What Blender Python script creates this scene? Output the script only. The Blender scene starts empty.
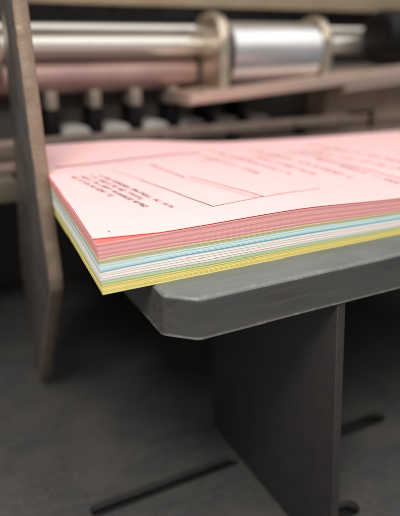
import bpy, bmesh, math, random
from mathutils import Vector, Matrix

# ------------------------------------------------------------------ camera, light, exposure
sc = bpy.context.scene
COL = sc.collection
cam_data = bpy.data.cameras.new("camera")
cam = bpy.data.objects.new("camera", cam_data)
COL.objects.link(cam)
right = Vector((0.88925, -0.45747, 0.0))
down = Vector((-0.16857, -0.32763, -0.92964))
fwd = Vector((0.42529, 0.82659, -0.36847))
rot = Matrix((right, -down, -fwd)).transposed()
cam.matrix_world = Matrix.Translation((-0.0617, -0.2125, 0.1034)) @ rot.to_4x4()
cam_data.sensor_fit = 'HORIZONTAL'
cam_data.sensor_width = 36.0
cam_data.lens = 36.0 * 550.0 / 400.0
cam_data.clip_start = 0.01
cam_data.clip_end = 50.0
cam_data.dof.use_dof = True
cam_data.dof.focus_distance = 0.262
cam_data.dof.aperture_fstop = 6.8
sc.camera = cam

world = bpy.data.worlds.new("World")
sc.world = world
world.use_nodes = True
bg = world.node_tree.nodes["Background"]
bg.inputs["Color"].default_value = (1.0, 0.97, 0.94, 1)
bg.inputs["Strength"].default_value = 0.36


def area(name, loc, target, sx, sy, power, col):
    d = bpy.data.lights.new(name, 'AREA')
    d.shape = 'RECTANGLE'
    d.size, d.size_y, d.energy, d.color = sx, sy, power, col
    o = bpy.data.objects.new(name, d)
    COL.objects.link(o)
    o.location = loc
    o.rotation_euler = (Vector(target) - Vector(loc)).to_track_quat('-Z', 'Y').to_euler()
    return o


area("ceiling_light_panel", (0.95, -0.95, 1.75), (0.95, -0.95, 0), 4.00, 2.80, 52.0, (1.0, 0.96, 0.91))
area("work_lamp", (-0.20, -0.30, 0.52), (0.0, -0.02, 0), 0.24, 0.14, 3.4, (1.0, 0.94, 0.87))  # unseen key light added for brightness falloff across the pile

sc.view_settings.view_transform = 'Standard'
sc.view_settings.look = 'None'
sc.view_settings.exposure = 0.0
sc.view_settings.gamma = 1.0
sc.view_settings.use_curve_mapping = False
sc.render.engine = 'CYCLES'

rng = random.Random(7)

# ------------------------------------------------------------------ helpers


def srgb(r, g, b):
    f = lambda c: (c / 12.92) if c <= 0.04045 else ((c + 0.055) / 1.055) ** 2.4
    return (f(r / 255), f(g / 255), f(b / 255), 1)


def mat(name, c1, c2=None, metal=0.0, rough=0.5, scale=60.0, stretch=(1, 1, 1), bump=0.0, bump_scale=None,
        rough_var=0.1, specks=None, speck_scale=900.0, speck_amt=0.62, detail=6.0, spec=None, big=None, c3=None):
    m = bpy.data.materials.new(name)
    m.use_nodes = True
    nt = m.node_tree
    N, L = nt.nodes, nt.links
    bs = N["Principled BSDF"]
    bs.inputs["Metallic"].default_value = metal
    if spec is not None:
        bs.inputs["Specular IOR Level"].default_value = spec
    tc = N.new("ShaderNodeTexCoord")
    mp = N.new("ShaderNodeMapping")
    mp.inputs["Scale"].default_value = stretch
    L.new(tc.outputs["Object"], mp.inputs["Vector"])
    nz = N.new("ShaderNodeTexNoise")
    nz.inputs["Scale"].default_value = scale
    nz.inputs["Detail"].default_value = detail
    nz.inputs["Roughness"].default_value = 0.62
    L.new(mp.outputs["Vector"], nz.inputs["Vector"])
    rp = N.new("ShaderNodeValToRGB")
    rp.color_ramp.elements[0].position = 0.32
    rp.color_ramp.elements[1].position = 0.70
    rp.color_ramp.elements[0].color = c1
    rp.color_ramp.elements[1].color = c2 or c1
    L.new(nz.outputs["Fac"], rp.inputs["Fac"])
    out = rp.outputs["Color"]
    if c3 is not None:
        nb = N.new("ShaderNodeTexNoise")
        nb.inputs["Scale"].default_value = big or 18.0
        nb.inputs["Detail"].default_value = 5.0
        L.new(tc.outputs["Object"], nb.inputs["Vector"])
        rb = N.new("ShaderNodeValToRGB")
        rb.color_ramp.elements[0].position = 0.45
        rb.color_ramp.elements[1].position = 0.66
        L.new(nb.outputs["Fac"], rb.inputs["Fac"])
        mx = N.new("ShaderNodeMixRGB")
        mx.inputs["Color2"].default_value = c3
        L.new(rb.outputs["Color"], mx.inputs["Fac"])
        L.new(out, mx.inputs["Color1"])
        out = mx.outputs["Color"]
    if specks is not None:
        ns = N.new("ShaderNodeTexNoise")
        ns.inputs["Scale"].default_value = speck_scale
        ns.inputs["Detail"].default_value = 2.0
        L.new(tc.outputs["Object"], ns.inputs["Vector"])
        rs = N.new("ShaderNodeValToRGB")
        rs.color_ramp.elements[0].position = speck_amt
        rs.color_ramp.elements[1].position = speck_amt + 0.08
        L.new(ns.outputs["Fac"], rs.inputs["Fac"])
        mx = N.new("ShaderNodeMixRGB")
        mx.inputs["Color2"].default_value = specks
        L.new(rs.outputs["Color"], mx.inputs["Fac"])
        L.new(out, mx.inputs["Color1"])
        out = mx.outputs["Color"]
    L.new(out, bs.inputs["Base Color"])
    mr = N.new("ShaderNodeMapRange")
    mr.inputs["To Min"].default_value = max(0.02, rough - rough_var)
    mr.inputs["To Max"].default_value = min(1.0, rough + rough_var)
    L.new(nz.outputs["Fac"], mr.inputs["Value"])
    L.new(mr.outputs["Result"], bs.inputs["Roughness"])
    if bump > 0:
        bp = N.new("ShaderNodeBump")
        bp.inputs["Strength"].default_value = 1.0
        bp.inputs["Distance"].default_value = bump
        if bump_scale:
            n2 = N.new("ShaderNodeTexNoise")
            n2.inputs["Scale"].default_value = bump_scale
            n2.inputs["Detail"].default_value = 4.0
            L.new(mp.outputs["Vector"], n2.inputs["Vector"])
            L.new(n2.outputs["Fac"], bp.inputs["Height"])
        else:
            L.new(nz.outputs["Fac"], bp.inputs["Height"])
        L.new(bp.outputs["Normal"], bs.inputs["Normal"])
    return m


def obj(name, bm, m, parent=None, smooth=False, loc=None):
    me = bpy.data.meshes.new(name)
    bmesh.ops.recalc_face_normals(bm, faces=bm.faces)
    bm.to_mesh(me)
    bm.free()
    if m:
        me.materials.append(m)
    if smooth:
        for p in me.polygons:
            p.use_smooth = True
    o = bpy.data.objects.new(name, me)
    COL.objects.link(o)
    if parent:
        o.parent = parent
    if loc:
        o.location = loc
    return o


def thing(name, label, cat, group=None, loc=(0, 0, 0)):
    o = bpy.data.objects.new(name, None)
    COL.objects.link(o)
    o.empty_display_size = 0.01
    o.location = loc
    return tag(o, label, cat, group)


def tag(o, label, cat, group=None):
    o["label"] = label
    o["category"] = cat
    if group:
        o["group"] = group
    return o


def struct(o):
    o["kind"] = "structure"
    return o


def box(bm, x0, x1, y0, y1, z0, z1, bev=0.0, seg=2):
    r = bmesh.ops.create_cube(bm, size=1.0)
    vs = r["verts"]
    for v in vs:
        v.co = Vector((x0 + (v.co.x + .5) * (x1 - x0), y0 + (v.co.y + .5) * (y1 - y0), z0 + (v.co.z + .5) * (z1 - z0)))
    if bev > 0:
        es = set(e for v in vs for e in v.link_edges)
        bmesh.ops.bevel(bm, geom=list(es), offset=bev, segments=seg, profile=0.5, affect='EDGES')
    return bm


def boxbm(*a, **k):
    return box(bmesh.new(), *a, **k)


def lathe_x(prof, y, z, n=48):
    """profile [(x, r)...] spun about an axis parallel to X."""
    bm = bmesh.new()
    rings = []
    for x, r in prof:
        rings.append([bm.verts.new((x, y + r * math.cos(t), z + r * math.sin(t)))
                      for t in [2 * math.pi * i / n for i in range(n)]])
    for a, b in zip(rings, rings[1:]):
        for i in range(n):
            bm.faces.new((a[i], a[(i + 1) % n], b[(i + 1) % n], b[i]))
    bm.faces.new(rings[0])
    bm.faces.new(rings[-1])
    return bm


def lathe_z(prof, x, y, n=24):
    bm = bmesh.new()
    rings = []
    for z, r in prof:
        rings.append([bm.verts.new((x + r * math.cos(t), y + r * math.sin(t), z))
                      for t in [2 * math.pi * i / n for i in range(n)]])
    for a, b in zip(rings, rings[1:]):
        for i in range(n):
            bm.faces.new((a[i], a[(i + 1) % n], b[(i + 1) % n], b[i]))
    bm.faces.new(rings[0])
    bm.faces.new(rings[-1])
    return bm


def lathe_y(prof, x, z, n=24):
    bm = bmesh.new()
    rings = []
    for y, r in prof:
        rings.append([bm.verts.new((x + r * math.cos(t), y, z + r * math.sin(t)))
                      for t in [2 * math.pi * i / n for i in range(n)]])
    for a, b in zip(rings, rings[1:]):
        for i in range(n):
            bm.faces.new((a[i], a[(i + 1) % n], b[(i + 1) % n], b[i]))
    bm.faces.new(rings[0])
    bm.faces.new(rings[-1])
    return bm


def prism(pts, axis, a, b, bev=0.0, seg=2):
    """outline of (u, v) pairs extruded from a to b along the axis (0: u,v = y,z   1: x,z   2: x,y)."""
    bm = bmesh.new()

    def P(u, v, w):
        return [(w, u, v), (u, w, v), (u, v, w)][axis]
    lo = [bm.verts.new(P(u, v, a)) for u, v in pts]
    hi = [bm.verts.new(P(u, v, b)) for u, v in pts]
    n = len(pts)
    caps = [bm.faces.new(lo), bm.faces.new(hi)]
    for i in range(n):
        bm.faces.new((lo[i], lo[(i + 1) % n], hi[(i + 1) % n], hi[i]))
    if bev > 0:
        es = set(e for f in caps for e in f.edges)
        bmesh.ops.bevel(bm, geom=list(es), offset=bev, segments=seg, profile=0.5, affect='EDGES')
    return bm


def autosmooth(o, ang=35):
    me = o.data
    for p in me.polygons:
        p.use_smooth = True
    bm = bmesh.new()
    bm.from_mesh(me)
    for e in bm.edges:
        if len(e.link_faces) == 2 and e.calc_face_angle(0) > math.radians(ang):
            e.smooth = False
    bm.to_mesh(me)
    bm.free()
    return o


# ------------------------------------------------------------------ materials
M = {}
M['bed'] = mat('bed_dark_enamel', srgb(68, 68, 69), srgb(78, 78, 78), rough=0.42, scale=160, stretch=(.2, 1, 1), bump=0.0002, bump_scale=500,
               specks=srgb(128, 124, 118), speck_scale=640, speck_amt=0.66, c3=srgb(84, 83, 81), big=20)
M['void'] = mat('dark_sump', srgb(26, 25, 25), srgb(36, 34, 34), rough=0.8)
M['panel'] = mat('back_panel_paint', srgb(56, 51, 49), srgb(68, 62, 60), rough=0.6, scale=20)
M['tray'] = mat('tray_grey_enamel', srgb(100, 106, 106), srgb(112, 118, 117), rough=0.34, scale=500, stretch=(0.10, 1, 1),
                bump=0.00012, bump_scale=160, rough_var=0.12, specks=srgb(136, 141, 139), speck_scale=260, speck_amt=0.72,
                c3=srgb(94, 99, 99), big=25)
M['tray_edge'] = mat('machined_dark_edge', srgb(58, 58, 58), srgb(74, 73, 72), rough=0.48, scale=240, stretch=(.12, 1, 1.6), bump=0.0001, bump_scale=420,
                     specks=srgb(92, 90, 88), speck_scale=330, speck_amt=0.72, c3=srgb(66, 66, 66), big=40)  # darker tone for the tray's side and lower faces


def edge_wear(m, col, radius, lo, hi, scale):
    """bare metal showing through on the rubbed edges, broken up by noise."""
    nt = m.node_tree
    N, L = nt.nodes, nt.links
    bs = N["Principled BSDF"]
    src = bs.inputs["Base Color"].links[0].from_socket
    bv = N.new("ShaderNodeBevel")
    bv.samples = 6
    bv.inputs["Radius"].default_value = radius
    ge = N.new("ShaderNodeNewGeometry")
    dt = N.new("ShaderNodeVectorMath")
    dt.operation = 'DOT_PRODUCT'
    L.new(bv.outputs["Normal"], dt.inputs[0])
    L.new(ge.outputs["Normal"], dt.inputs[1])
    inv = N.new("ShaderNodeMapRange")
    inv.inputs["From Min"].default_value = 0.998
    inv.inputs["From Max"].default_value = 0.96
    L.new(dt.outputs["Value"], inv.inputs["Value"])
    tc = N.new("ShaderNodeTexCoord")
    nz = N.new("ShaderNodeTexNoise")
    nz.inputs["Scale"].default_value = scale
    nz.inputs["Detail"].default_value = 5
    L.new(tc.outputs["Object"], nz.inputs["Vector"])
    rp = N.new("ShaderNodeMapRange")
    rp.inputs["From Min"].default_value = lo
    rp.inputs["From Max"].default_value = hi
    L.new(nz.outputs["Fac"], rp.inputs["Value"])
    ml = N.new("ShaderNodeMath")
    ml.operation = 'MULTIPLY'
    L.new(inv.outputs["Result"], ml.inputs[0])
    L.new(rp.outputs["Result"], ml.inputs[1])
    mx = N.new("ShaderNodeMixRGB")
    mx.inputs["Color2"].default_value = col
    L.new(ml.outputs["Value"], mx.inputs["Fac"])
    L.new(src, mx.inputs["Color1"])
    L.new(mx.outputs["Color"], bs.inputs["Base Color"])


edge_wear(M['tray'], srgb(146, 152, 151), 0.0035, 0.55, 0.64, 240)
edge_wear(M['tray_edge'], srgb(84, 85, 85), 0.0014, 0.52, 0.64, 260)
M['support'] = mat('support_dark_paint', srgb(46, 45, 45), srgb(54, 52, 51), rough=0.5, scale=90, bump=0.0001,
                   specks=srgb(84, 82, 80), speck_scale=500, speck_amt=0.74)
M['rust'] = mat('worn_bronze_steel', srgb(150, 132, 117), srgb(164, 146, 130), metal=0.55, rough=0.50, scale=620, stretch=(1, 1, .7),
                bump=0.00025, bump_scale=700, c3=srgb(142, 124, 109), big=60)
M['guide_face'] = mat('smudged_steel_face', srgb(124, 117, 113), srgb(138, 131, 127), metal=0.6, rough=0.36, scale=200, stretch=(1, 1, 1), bump=0.00004,
                      c3=srgb(112, 105, 101), big=40)
M['steel'] = mat('polished_steel', srgb(205, 205, 208), srgb(225, 225, 228), metal=1.0, rough=0.36, scale=120, stretch=(.15, 1, 1),
                 bump=0.00003)
M['shaft'] = mat('satin_steel', srgb(206, 203, 197), srgb(226, 222, 216), metal=0.9, rough=0.34, scale=120, stretch=(8, 1, 1), bump=0.00003)
M['brass'] = mat('zinc_yellow_steel', srgb(184, 172, 154), srgb(202, 192, 175), metal=0.85, rough=0.34, scale=60, bump=0.00003)
M['strip'] = mat('tan_steel_strip', srgb(216, 190, 176), srgb(226, 202, 188), metal=0.7, rough=0.36, scale=90, bump=0.00003)
M['rail'] = mat('cream_enamel_rail', srgb(158, 142, 118), srgb(174, 158, 134), rough=0.5, scale=30, bump=0.0001)
M['darkbar'] = mat('gunmetal_bar', srgb(58, 57, 60), srgb(76, 75, 78), metal=0.3, rough=0.45, scale=40)
M['rubber'] = mat('rose_tinted_steel', srgb(180, 148, 143), srgb(196, 166, 160), metal=0.65, rough=0.42, scale=14, stretch=(.3, 1, 1), c3=srgb(172, 142, 137), big=8)  # pink paper's reflection painted into the roller's colour
M['black'] = mat('black_plastic', srgb(12, 12, 13), srgb(18, 18, 20), rough=0.5, scale=40, spec=0.22)
M['pad'] = mat('light_grey_nylon', srgb(172, 168, 164), srgb(192, 188, 184), rough=0.5, scale=60)
M['cap'] = mat('brownish_nylon_cap', srgb(138, 126, 116), srgb(154, 142, 130), rough=0.55, scale=60)
M['bar'] = mat('dull_brown_steel', srgb(120, 104, 96), srgb(146, 130, 120), metal=0.4, rough=0.5, scale=60)
M['block'] = mat('taupe_casting', srgb(150, 130, 116), srgb(172, 152, 136), rough=0.6, scale=40, bump=0.0002)
M['olive'] = mat('olive_painted_block', srgb(84, 78, 66), srgb(98, 92, 78), rough=0.55, scale=40)
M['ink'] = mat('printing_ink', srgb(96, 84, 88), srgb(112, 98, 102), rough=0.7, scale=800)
M['ink_faint'] = mat('faint_printing_ink', srgb(140, 110, 114), srgb(156, 124, 128), rough=0.7, scale=800)
M['pen'] = mat('blue_pen_ink', srgb(48, 52, 92), rough=0.6)


def paper_mat(name, c, c2):
    return mat(name, c, c2, rough=0.82, scale=900, stretch=(.08, .08, 4), bump=0.00003, rough_var=0.05, spec=0.25)


PM = {
    'pink': [paper_mat('pink_paper_a', srgb(230, 170, 171), srgb(234, 178, 179)), paper_mat('pink_paper_b', srgb(226, 162, 163), srgb(230, 170, 171)),
             paper_mat('pink_paper_c', srgb(240, 178, 178), srgb(243, 186, 184))],
    'coral': [paper_mat('coral_paper', srgb(248, 112, 106), srgb(250, 122, 114))],  # pink sheet; reddish light under the form's edge painted into its colour
    'form': [paper_mat('pale_pink_form_paper', srgb(247, 199, 202), srgb(248, 205, 207))],
    'tan': [paper_mat('olive_tan_paper', srgb(214, 190, 150), srgb(220, 198, 160)), paper_mat('grey_green_paper', srgb(196, 198, 160), srgb(204, 206, 170))],
    'sky': [paper_mat('light_blue_paper', srgb(202, 229, 233), srgb(208, 233, 237)), paper_mat('pale_aqua_paper', srgb(212, 234, 232), srgb(218, 238, 236))],
    'blue': [paper_mat('mid_blue_paper', srgb(140, 194, 212), srgb(150, 200, 218))],
    'white': [paper_mat('white_paper_a', srgb(238, 234, 229), srgb(243, 239, 235)), paper_mat('white_paper_b', srgb(236, 226, 222), srgb(241, 233, 229))],
    'green': [paper_mat('pale_green_paper', srgb(186, 206, 164), srgb(194, 212, 172)), paper_mat('sage_paper', srgb(176, 200, 166), srgb(186, 206, 174))],
    'yellow': [paper_mat('yellow_paper_a', srgb(232, 219, 140), srgb(236, 224, 150)), paper_mat('yellow_paper_b', srgb(226, 210, 122), srgb(231, 216, 132))],
}

# ------------------------------------------------------------------ machine bed (setting)
FZ = -0.187


def stadium(x0, x1, y, r, n=10):
    pts = []
    for i in range(n + 1):
        t = -math.pi / 2 + math.pi * i / n
        pts.append((x1 - r + r * math.cos(t), y + r * math.sin(t)))
    for i in range(n + 1):
        t = math.pi / 2 + math.pi * i / n
        pts.append((x0 + r + r * math.cos(t), y + r * math.sin(t)))
    return pts


def cut(o, cutters):
    for bmc in cutters:
        c = obj('cutter', bmc, None)
        md = o.modifiers.new('cut', 'BOOLEAN')
        md.operation = 'DIFFERENCE'
        md.solver = 'EXACT'
        md.object = c
        bpy.context.view_layer.update()
        dg = bpy.context.evaluated_depsgraph_get()
        me = bpy.data.meshes.new_from_object(o.evaluated_get(dg))
        o.modifiers.clear()
        o.data = me
        bpy.data.objects.remove(c)


bed = struct(obj('machine_bed', boxbm(-0.40, 0.80, -0.20, 0.60, FZ - 0.006, FZ), M['bed']))
cut(bed, [prism(stadium(0.000, 0.1135, 0.066, 0.0060), 2, FZ - .02, FZ + .02),
          prism(stadium(0.150, 0.248, 0.0560, 0.0085), 2, FZ - .02, FZ + .02),
          prism(stadium(0.142, 0.162, -0.009, 0.0065), 2, FZ - .02, FZ + .02)])
struct(obj('sump_floor', boxbm(-0.40, 0.80, -0.20, 0.60, FZ - 0.020, FZ - 0.012), M['void']))
struct(obj('back_wall', boxbm(-0.40, 0.80, 0.470, 0.485, FZ - 0.05, 0.40), M['panel']))

# ------------------------------------------------------------------ feed tray with support
tray = thing('feed_tray', 'grey metal feed tray with a chamfered corner under the paper pile', 'tray', loc=(0.12, 0.05, FZ))
TO = Vector(tray.location)


def shift(bm, v):
    bmesh.ops.translate(bm, verts=bm.verts, vec=v)
    return bm


outline = [(0.0235, 0.30), (0.0235, -0.0110), (0.0355, -0.0222), (0.60, -0.0240), (0.60, 0.30)]
bm = prism(outline, 2, -0.0200, 0.0)
vert = [e for e in bm.edges if abs(e.verts[0].co.z - e.verts[1].co.z) > 0.01 and e.verts[0].co.y < 0.1 and e.verts[0].co.x < 0.1]
bmesh.ops.bevel(bm, geom=vert, offset=0.0014, segments=3, profile=0.5, affect='EDGES')
# soften all edges: broad worn bevel along the top, small elsewhere
top_e = [e for e in bm.edges if all(v.co.z > -0.001 for v in e.verts)]
bmesh.ops.bevel(bm, geom=top_e, offset=0.0028, segments=4, profile=0.55, affect='EDGES')
low = [e for e in bm.edges if all(v.co.z < -0.0199 for v in e.verts)]
bmesh.ops.bevel(bm, geom=low, offset=0.0010, segments=2, profile=0.5, affect='EDGES')
bm.normal_update()
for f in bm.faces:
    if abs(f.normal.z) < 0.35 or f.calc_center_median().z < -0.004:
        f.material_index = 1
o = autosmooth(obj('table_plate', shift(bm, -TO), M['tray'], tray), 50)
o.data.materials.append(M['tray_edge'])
sup = [(-0.0222, -0.0200), (-0.0385, FZ), (0.1060, FZ), (0.1120, -0.0200)]
bm = prism(sup, 0, 0.1142, 0.1196, bev=0.0006)
autosmooth(obj('support_plate', shift(bm, -TO), M['support'], tray), 40)

# ------------------------------------------------------------------ side guide plate
prof = [(0.1480, 0.230), (0.1420, 0.135), (0.1375, 0.090), (0.1335, 0.050), (0.1290, 0.012), (0.1245, -0.015), (0.1205, -0.034), (0.1197, -0.041),
        (0.1213, -0.049), (0.1335, -0.066), (0.1560, -0.0950), (0.1830, -0.130), (0.2100, -0.166), (0.2150, -0.1715), (0.2200, -0.1740),
        (0.2245, -0.1735), (0.2275, -0.1700), (0.2290, -0.155), (0.2330, -0.120), (0.2400, -0.082), (0.2330, -0.055), (0.2200, -0.025),
        (0.2060, 0.010), (0.1950, 0.050), (0.1880, 0.100), (0.1860, 0.180), (0.4100, 0.190), (0.4100, 0.230)]


def resample(pts, step):
    out = []
    n = len(pts)
    for i in range(n):
        a, b = Vector(pts[i]), Vector(pts[(i + 1) % n])
        k = max(1, int((b - a).length / step))
        for j in range(k):
            out.append(tuple(a.lerp(b, j / k)))
    return out


prof2 = resample(prof, 0.0022)
rg = random.Random(3)
jl = [0.0] * len(prof2)
for i in range(len(jl)):
    jl[i] = 0.5 * (jl[i - 1] if i else 0) + rg.uniform(-1, 1) * 0.00022
bm = bmesh.new()
GX0, GX1 = 0.0003, 0.0094
rows = []
nP = len(prof2)
for (x, amp, inset) in ((GX0, 1.0, 0.0010), (GX0 + 0.0006, 1.6, 0.0), (GX0 + 0.004, .25, 0.0), (GX1 - 0.0007, .4, 0.0), (GX1, .3, 0.0008)):
    row = []
    for i, (y, z) in enumerate(prof2):
        a, b = Vector(prof2[i - 1]), Vector(prof2[(i + 1) % nP])
        t = (b - a).normalized()
        nr = Vector((-t.y, t.x))            # towards the inside of the outline
        q = Vector((y, z)) + nr * (inset + amp * jl[i])
        row.append(bm.verts.new((x + (jl[(i * 7) % nP] * 0.6 if amp > .9 else 0), q.x, q.y)))
    rows.append(row)
for a, b in zip(rows, rows[1:]):
    for i in range(nP):
        bm.faces.new((a[i], a[(i + 1) % nP], b[(i + 1) % nP], b[i]))
fl = bm.faces.new(rows[0])
fr = bm.faces.new(rows[-1])
fl.material_index = 1
fr.material_index = 1
guide = obj('side_guide_plate', bm, M['rust'])
guide.data.materials.append(M['guide_face'])
autosmooth(guide, 50)
tag(guide, 'upright worn bronze-brown steel guide plate touching the left side of the pile', 'guide plate')

# ------------------------------------------------------------------ paper pile
TOP = 0.0245
PW, PD = 0.37, 0.245


def smooth01(t):
    t = max(0.0, min(1.0, t))
    return t * t * (3 - 2 * t)


# interface heights (mm above tray) at the corner and farther right
NAMES = ['yellow', 'green', 'white', 'blue', 'sky', 'tan', 'pink']
H0 = [0.0, 4.6, 6.5, 11.2, 12.0, 14.7, 17.0, 23.9]
H1 = [0.0, 3.7, 5.3, 10.1, 11.1, 13.7, 15.6, 23.9]


def hz(h0, h1, x, y):
    k = smooth01(x / 0.09)
    h = h0 + (h1 - h0) * k
    # the blue sheets sag open right at the corner
    h -= 0.9 * math.exp(-(abs(x) + 0.6 * abs(y)) / 0.011) * math.exp(-((h - 11.3) / 1.6) ** 2)
    h /= 1000
    s = h / TOP
    # the pile rolls gently and is pressed a little at the corner
    w = 0.0008 * math.exp(-((x - 0.095) / 0.04) ** 2) - 0.0028 * smooth01((x - 0.10) / 0.09)
    w -= 0.0042 * smooth01((y - 0.08) / 0.15) * smooth01(x / 0.20)
    w += 0.0004 * math.sin(x * 31 + y * 17) * smooth01(y / 0.05)
    w -= 0.0004 * math.exp(-(x * x + y * y) / 0.0006)
    return h + s * w


def grid_lines(a, b, n, dense):
    return [a + (b - a) * (i / n) ** dense for i in range(n + 1)]


def sheet_bm(z0f, z1f, dx, dy, skew, corner=0.0, nx=22, ny=9):
    """one slab of paper with a top and bottom surface following the pile's roll."""
    us = grid_lines(0, PW, nx, 1.35)
    vs = grid_lines(0, PD, ny, 1.2)
    bm = bmesh.new()
    lay = []
    for zf in (z0f, z1f):
        g = []
        for v in vs:
            r = []
            for u in us:
                x = u + dx + 0.079 * v + skew * v
                cut_ = corner * max(0.0, 1 - u / 0.030) * max(0.0, 1 - v / 0.05)
                y = v * (1 - 0.20 * smooth01(u / PW)) + dy + cut_
                # pile front runs square to the tray
                r.append(bm.verts.new((x, y, zf(x, y))))
            g.append(r)
        lay.append(g)
    lo, hi = lay
    ny_, nx_ = len(vs) - 1, len(us) - 1
    for j in range(ny_):
        for i in range(nx_):
            bm.faces.new((hi[j][i], hi[j][i + 1], hi[j + 1][i + 1], hi[j + 1][i]))
            bm.faces.new((lo[j][i], lo[j + 1][i], lo[j + 1][i + 1], lo[j][i + 1]))
    for i in range(nx_):
        bm.faces.new((lo[0][i], lo[0][i + 1], hi[0][i + 1], hi[0][i]))
        bm.faces.new((lo[ny_][i], hi[ny_][i], hi[ny_][i + 1], lo[ny_][i + 1]))
    for j in range(ny_):
        bm.faces.new((lo[j][0], hi[j][0], hi[j + 1][0], lo[j + 1][0]))
        bm.faces.new((lo[j][nx_], lo[j + 1][nx_], hi[j + 1][nx_], hi[j][nx_]))
    return bm


LAB = {
    'yellow': ('yellow_paper_ream', 'yellow sheets at the very bottom of the pile, lying on the tray'),
    'green': ('green_paper_ream', 'thin layer of pale green sheets just above the yellow ones'),
    'white': ('white_paper_ream', 'band of white sheets between the pale green and the blue sheets'),
    'blue': ('blue_paper_ream', 'thin darker blue layer directly on top of the white sheets'),
    'sky': ('light_blue_paper_ream', 'light blue sheets below the thin olive tan layer'),
    'tan': ('tan_paper_ream', 'thin olive tan layer between the pink and light blue sheets'),
    'pink': ('pink_paper_ream', 'thick band of salmon pink sheets under the printed top form'),
}
COUNT = {'yellow': 16, 'green': 7, 'white': 16, 'blue': 4, 'sky': 12, 'tan': 8, 'pink': 28}
pr = random.Random(21)
drift = 0.0
for gi, nm in enumerate(NAMES):
    nme, lab = LAB[nm]
    root = thing(nme, lab, 'paper', 'colour layers of the paper pile')
    n = COUNT[nm]
    for k in range(n):
        f0, f1 = k / n, (k + 0.997) / n
        a0, a1 = H0[gi] + (H0[gi + 1] - H0[gi]) * f0, H1[gi] + (H1[gi + 1] - H1[gi]) * f0
        b0, b1 = H0[gi] + (H0[gi + 1] - H0[gi]) * f1, H1[gi] + (H1[gi + 1] - H1[gi]) * f1
        last = nm == 'pink' and k == n - 1
        frac = (a0 + b0) / 2 / 24.0
        drift = 0.7 * drift + pr.uniform(-1, 1) * 0.00009
        dx = -0.0012 * frac + drift * 1.5 + pr.uniform(-1, 1) * 0.00018
        dy = 0.0002 * frac + drift + pr.uniform(-1, 1) * 0.00004
        if last:
            dy, dx = 0.0009, -0.0010
        elif pr.random() < 0.10:
            dy += pr.choice([-1, 1, 1]) * pr.uniform(.00015, .00045)
            dx += pr.uniform(-.0004, .0003)
        bm = sheet_bm(lambda x, y, a0=a0, a1=a1: hz(a0, a1, x, y) + 0.0000005, lambda x, y, b0=b0, b1=b1: hz(b0, b1, x, y), dx, dy, pr.uniform(-1, 1) * 0.0006)
        mm = PM['coral'][0] if last else PM[nm][pr.choice([0, 0, 1]) % len(PM[nm])] if nm != 'pink' else PM['pink'][pr.choice([0, 1, 1, 2])]
        s = obj('sheet', bm, mm, root)
        autosmooth(s, 40)

# top printed form: slightly lifted, drawn back at the corner
form = thing('printed_form', 'pale pink printed form lying on top of the pile', 'form')


def form_lift(x, y):
    return 0.00035 + 0.00030 * math.exp(-(x * x + y * y) / 0.0008)


bm = sheet_bm(lambda x, y: hz(23.9, 23.9, x, y) + form_lift(x, y), lambda x, y: hz(23.9, 23.9, x, y) + form_lift(x, y) + 0.00012,
              -0.0010, 0.0003, 0.0, corner=0.0056, nx=40, ny=20)
autosmooth(obj('form_sheet', bm, PM['form'][0], form), 40)


def topz(x, y):
    return hz(23.9, 23.9, x, y) + form_lift(x, y) + 0.00012 + 0.00006


def quad_strip(bm, p, q, w, step=0.004):
    p, q = Vector(p), Vector(q)
    d = q - p
    L = d.length
    d.normalize()
    nrm = Vector((-d.y, d.x)) * (w / 2)
    k = max(1, int(L / step))
    prev = None
    for i in range(k + 1):
        c = p + d * (L * i / k)
        a = bm.verts.new((c.x + nrm.x, c.y + nrm.y, topz(c.x + nrm.x, c.y + nrm.y)))
        b = bm.verts.new((c.x - nrm.x, c.y - nrm.y, topz(c.x - nrm.x, c.y - nrm.y)))
        if prev:
            bm.faces.new((prev[0], prev[1], b, a))
        prev = (a, b)


tr = random.Random(31)
# letter-like marks made of straight strokes (start u, v, end u, v in the letter's box)
LV, RV, TB, MB_, BB = (0, 0, 0, 1), (1, 0, 1, 1), (0, .95, 1, .95), (0, .5, 1, .5), (0, .05, 1, .05)
GLYPHS = [(LV, TB, MB_, BB), (LV, RV, MB_), ((.5, 0, .5, 1), TB), (LV, RV, TB, BB), (LV, RV, TB, MB_), (LV, BB), (LV, RV, (0, 1, 1, 0)),
          ((.5, 0, .5, 1),), (LV, TB, MB_), (LV, RV, BB), (LV, TB, MB_, (.2, .5, 1, 0))]


def text_row(p, q, h, m, name='printed_text'):
    """a row of small letter-like strokes from p to q, letters h tall."""
    bm = bmesh.new()
    p, q = Vector(p), Vector(q)
    d = q - p
    L = d.length
    d.normalize()
    nr = Vector((-d.y, d.x))
    t = 0.0
    word = tr.randint(3, 8)
    while t < L:
        wd = h * tr.uniform(.5, .8)
        hh = h
        base = p + d * t
        st = h * 0.22
        for (u0, v0, u1, v1) in tr.choice(GLYPHS):
            quad_strip(bm, base + d * (wd * u0) + nr * (hh * v0), base + d * (wd * u1) + nr * (hh * v1), st, 0.01)
        t += wd + h * .36
        word -= 1
        if word <= 0:
            t += h * .8
            word = tr.randint(2, 8)
    return obj(name, bm, m, form)


def rule(p, q, w, m):
    bm = bmesh.new()
    quad_strip(bm, p, q, w)
    return obj('printed_rule', bm, m, form)


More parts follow.
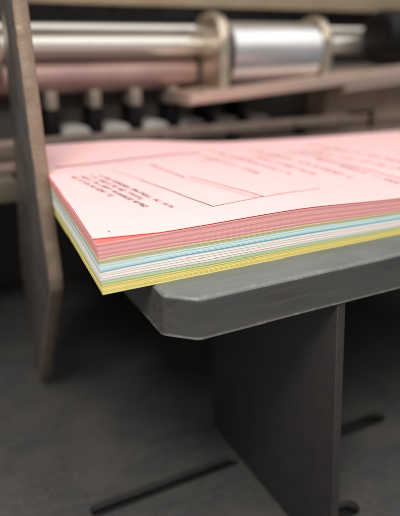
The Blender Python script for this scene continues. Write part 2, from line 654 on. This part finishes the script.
TD = Vector((0.122, -0.9925))
for (sx, sy, ln) in ((0.0200, 0.1220, 0.058), (0.0255, 0.1213, 0.083), (0.0310, 0.1200, 0.066), (0.0366, 0.1190, 0.086)):
    text_row((sx, sy), tuple(Vector((sx, sy)) + TD * ln), 0.0028, M['ink'])
text_row((0.0773, 0.1354), (0.0809, 0.0875), 0.0022, M['ink_faint'])
rule((0.0555, 0.0947), (0.0672, 0.0236), 0.0011, M['ink'])
rule((0.0503, 0.1316), (0.0567, 0.0912), 0.0006, M['ink_faint'])
rule((0.0859, 0.0879), (0.1006, 0.0275), 0.0011, M['ink'])
rule((0.0814, 0.0843), (0.0958, 0.0275), 0.0006, M['ink_faint'])
rule((0.0672, 0.0236), (0.1435, 0.0329), 0.0009, M['ink'])
rule((0.0191, 0.1546), (0.1324, 0.1649), 0.0036, M['ink'])  # machine's shade on the far sheet, painted as a dark band
text_row((0.1987, 0.1085), (0.1952, 0.0257), 0.0046, M['ink_faint'])
text_row((0.1636, 0.1353), (0.1633, 0.0636), 0.0046, M['ink_faint'])
text_row((0.2126, 0.1480), (0.2255, 0.0519), 0.0046, M['ink_faint'])
text_row((0.1250, 0.1500), (0.1300, 0.0800), 0.0034, M['ink_faint'])
text_row((0.1450, 0.1750), (0.1480, 0.0750), 0.0046, M['ink_faint'])
text_row((0.1800, 0.1700), (0.1800, 0.0500), 0.0046, M['ink_faint'])
text_row((0.2400, 0.1700), (0.2450, 0.0600), 0.0046, M['ink_faint'])
rule((0.2050, 0.1500), (0.2080, 0.0300), 0.0016, M['ink_faint'])
rule((0.1140, 0.1300), (0.2500, 0.1420), 0.0016, M['ink_faint'])
bm = bmesh.new()
quad_strip(bm, (0.0083, 0.0131), (0.0081, 0.0104), 0.0005)
obj('pen_tick', bm, M['pen'], form)

# ------------------------------------------------------------------ machine behind the pile
FX0, FX1 = -0.06, 0.66
for x0, x1, nm_, lab in ((FX0 - 0.012, FX0, 'end_casting', 'dark painted end casting at the left end of the rollers'),
                         (FX1, FX1 + 0.012, 'end_casting', 'dark painted end casting at the right end of the rollers')):
    tag(obj('end_casting', boxbm(x0, x1, 0.27, 0.472, FZ, 0.30, bev=0.002), M['darkbar']), lab, 'casting', 'end castings of the machine')

sh = thing('drive_shaft', 'thick satin steel shaft crossing behind the guide plate', 'shaft', loc=(0, 0.36, 0.0975))
o_ = Vector(sh.location)
autosmooth(obj('shaft_rod', shift(lathe_x([(FX0, .0112), (FX1, .0112)], .36, .0975), -o_), M['shaft'], sh), 40)
autosmooth(obj('collar', shift(lathe_x([(-.055, .030), (-.0535, .033), (.0185, .033), (.020, .0315)], .36, .0975), -o_), M['brass'], sh), 40)
tag(autosmooth(obj('tie_rod', lathe_x([(FX0, .0062), (FX1, .0062)], .392, .1135, 32), M['shaft']), 40),
    'thin bright steel rod just above the thick shaft', 'rod')
rr = [(0.000, .0060), (0.0001, .0155), (0.0015, .0170), (0.2272, .0170), (0.2284, .0155), (0.2285, .006)]
rol = thing('lower_roller', 'dull rose-tinted roller directly below the thick steel shaft', 'roller', loc=(0, 0.372, 0.0695))
o_ = Vector(rol.location)
autosmooth(obj('sleeve', shift(lathe_x(rr, .372, .0695), -o_), M['rubber'], rol), 40)
autosmooth(obj('axle', shift(lathe_x([(FX0, .0055), (FX1, .0055)], .372, .0695, 24), -o_), M['shaft'], rol), 40)

# nip-roller yoke
yk = thing('roller_yoke', 'tan metal yoke with two arched cheeks on a sloping strip', 'bracket', loc=(0.24, 0.33, 0.05))
o_ = Vector(yk.location)


def arch(yc, zc, r, zb, n=18):
    pts = [(yc + r, zb)]
    for i in range(n + 1):
        t = math.pi * i / n
        pts.append((yc + r * math.cos(t), zc + r * math.sin(t)))
    pts.append((yc - r, zb))
    return pts


STR = 0.0182 / 0.279
zlow = lambda x: 0.0424 + (x - 0.196) * STR
autosmooth(obj('cheek', shift(prism(arch(.340, .098, .033, zlow(.235) + 0.004), 0, .2300, .2410, bev=.003, seg=4), -o_), M['brass'], yk), 40)
autosmooth(obj('cheek', shift(prism(arch(.340, .098, .031, zlow(.36) + 0.006), 0, .3640, .3750, bev=.003, seg=4), -o_), M['brass'], yk), 40)
bm = prism([(.190, zlow(.190)), (.640, zlow(.640)), (.640, zlow(.640) + .0165), (.2445, zlow(.2445) + .0115), (.2235, zlow(.2235) + .0115), (.193, zlow(.193) + .0100)],
           1, .300, .352, bev=.0012)
autosmooth(obj('base_strip', shift(bm, -o_), M['strip'], yk), 40)
bm = prism([(.392, zlow(.392) - .0085), (.640, zlow(.640) - .0075), (.640, zlow(.640) - .0005), (.400, zlow(.400) - .0005)], 1, .306, .345, bev=.0008)
autosmooth(obj('lower_leaf', shift(bm, -o_), M['strip'], yk), 40)

nr_ = thing('nip_roller', 'polished silver roller held between the two arched cheeks', 'roller', loc=(0.30, 0.338, 0.088))
o_ = Vector(nr_.location)
autosmooth(obj('roller_sleeve', shift(lathe_x([(.2465, .020), (.2466, .0295), (.2480, .0310), (.3590, .0310), (.3605, .0295), (.3606, .020)], .336, .0905, 64), -o_), M['steel'], nr_), 40)
autosmooth(obj('axle', shift(lathe_x([(.236, .008), (.370, .008)], .336, .0905), -o_), M['shaft'], nr_), 40)

kn = [(.4300, .0200), (.4303, .0245), (.4325, .0280), (.4365, .0302), (.442, .0308), (.515, .0308), (.519, .027), (.520, .02)]
tag(autosmooth(obj('clamp_knob', lathe_x([(x + .024, r) for x, r in kn], .3255, .1070, 48), M['black']), 40), 'round black plastic knob resting on the sloping strip at upper right', 'knob')

# top rails and an unseen hood added to block overhead light
tag(autosmooth(obj('machine_hood', boxbm(FX0, FX1, .410, .468, .1855, .34, bev=.003), M['rail']), 40), 'cream painted machine hood above the top rail', 'hood')
tag(autosmooth(obj('cover_rail', boxbm(FX0, FX1, .415, .4400, .1390, .1850, bev=.0015), M['rail']), 40), 'cream painted rail along the top edge of the picture', 'rail')
mr_ = thing('bolted_bar', 'dark gunmetal bar with bolts under the cream rail', 'bar', loc=(0, .45, .12))
o_ = Vector(mr_.location)
autosmooth(obj('bar_body', shift(boxbm(FX0, FX1, .4440, .4660, .1220, .1840, bev=.001), -o_), M['darkbar'], mr_), 40)
for x in (.060, .118, .172, .230, .330, .440):
    autosmooth(obj('bolt_head', shift(lathe_y([(.4405, .004), (.4410, .0048), (.4440, .0048)], x + .045, .1395), -o_), M['black'], mr_), 40)

# stripper fingers and pads on a dark beam
bmr = thing('finger_beam', 'dark brown-grey beam behind the stripper fingers', 'beam', loc=(0, .39, .03))
o_ = Vector(bmr.location)
autosmooth(obj('beam_body', shift(boxbm(FX0, FX1, .392, .470, -.040, .0600, bev=.001), -o_), M['panel'], bmr), 40)
order = ['leftmost', 'second from the left', 'third from the left', 'fourth from the left', 'fifth from the left', 'rightmost']
for i in range(6):
    x = 0.0665 + 0.0445 * i
    f = thing('stripper_finger', 'black stripper finger with a grey cap, %s in the row' % order[i], 'finger', 'stripper fingers behind the pile', loc=(x, .36, .0))
    autosmooth(obj('finger_blade', boxbm(-.0062, .0062, -.002, .034, .004, .038, bev=.0015), M['black'], f), 40)
    autosmooth(obj('cap', boxbm(-.0052, .0052, -.004, .0335, .0382, .0560, bev=.0015), M['cap'], f), 40)
    p = obj('roller_pad', prism([(-.0150, .006), (.0150, .006), (.0150, .0135), (.0115, .0185), (.0040, .0205), (-.0040, .0205), (-.0115, .0185), (-.0150, .0135)],
                                1, -.006, .030, bev=.0012), M['pad'], None, loc=(x + .0222, .362, 0))
    autosmooth(p, 30)
    tag(p, 'light grey rounded pad, %s in the row behind the bar' % order[i], 'pad', 'pads between the stripper fingers')

cb = thing('cross_bar', 'dull brown steel bar across the rear of the pile', 'bar', loc=(0, .30, .018))
o_ = Vector(cb.location)
autosmooth(obj('bar_body', shift(boxbm(FX0, .405, .298, .312, .0125, .0205, bev=.0012), -o_), M['bar'], cb), 40)
for x in (.066, .155, .244, .333):
    autosmooth(obj('stud', shift(boxbm(x - .006, x + .006, .300, .310, .0015, .0125, bev=.0008), -o_), M['black'], cb), 40)
tag(autosmooth(obj('rear_shelf', boxbm(FX0, FX1, .288, .392, -.006, .0015, bev=.0008), M['bar']), 40), 'brown steel shelf behind the far edge of the pile', 'shelf')
blk = thing('casting_block', 'taupe cast block at the right under the sloping strip', 'block', loc=(.5, .36, 0))
o_ = Vector(blk.location)
autosmooth(obj('block_body', shift(boxbm(.408, .640, .352, .392, .0015, .0560, bev=.002), -o_), M['block'], blk), 40)
hk = thing('hook_bracket', 'small dark bent hook in front of the taupe block', 'hook', loc=(.40, .31, .0015))
o_ = Vector(hk.location)
bm = bmesh.new()
box(bm, .412, .452, .312, .318, .0190, .0225, .0008)
box(bm, .4485, .452, .3122, .3178, .0015, .0192, .0006)
autosmooth(obj('hook_wire', shift(bm, -o_), M['black'], hk), 40)
tag(autosmooth(obj('stop_block', boxbm(-.058, .0090, .262, .288, -.0250, -.0060, bev=.002), M['olive']), 40), 'olive painted block at the left edge behind the guide plate', 'block')
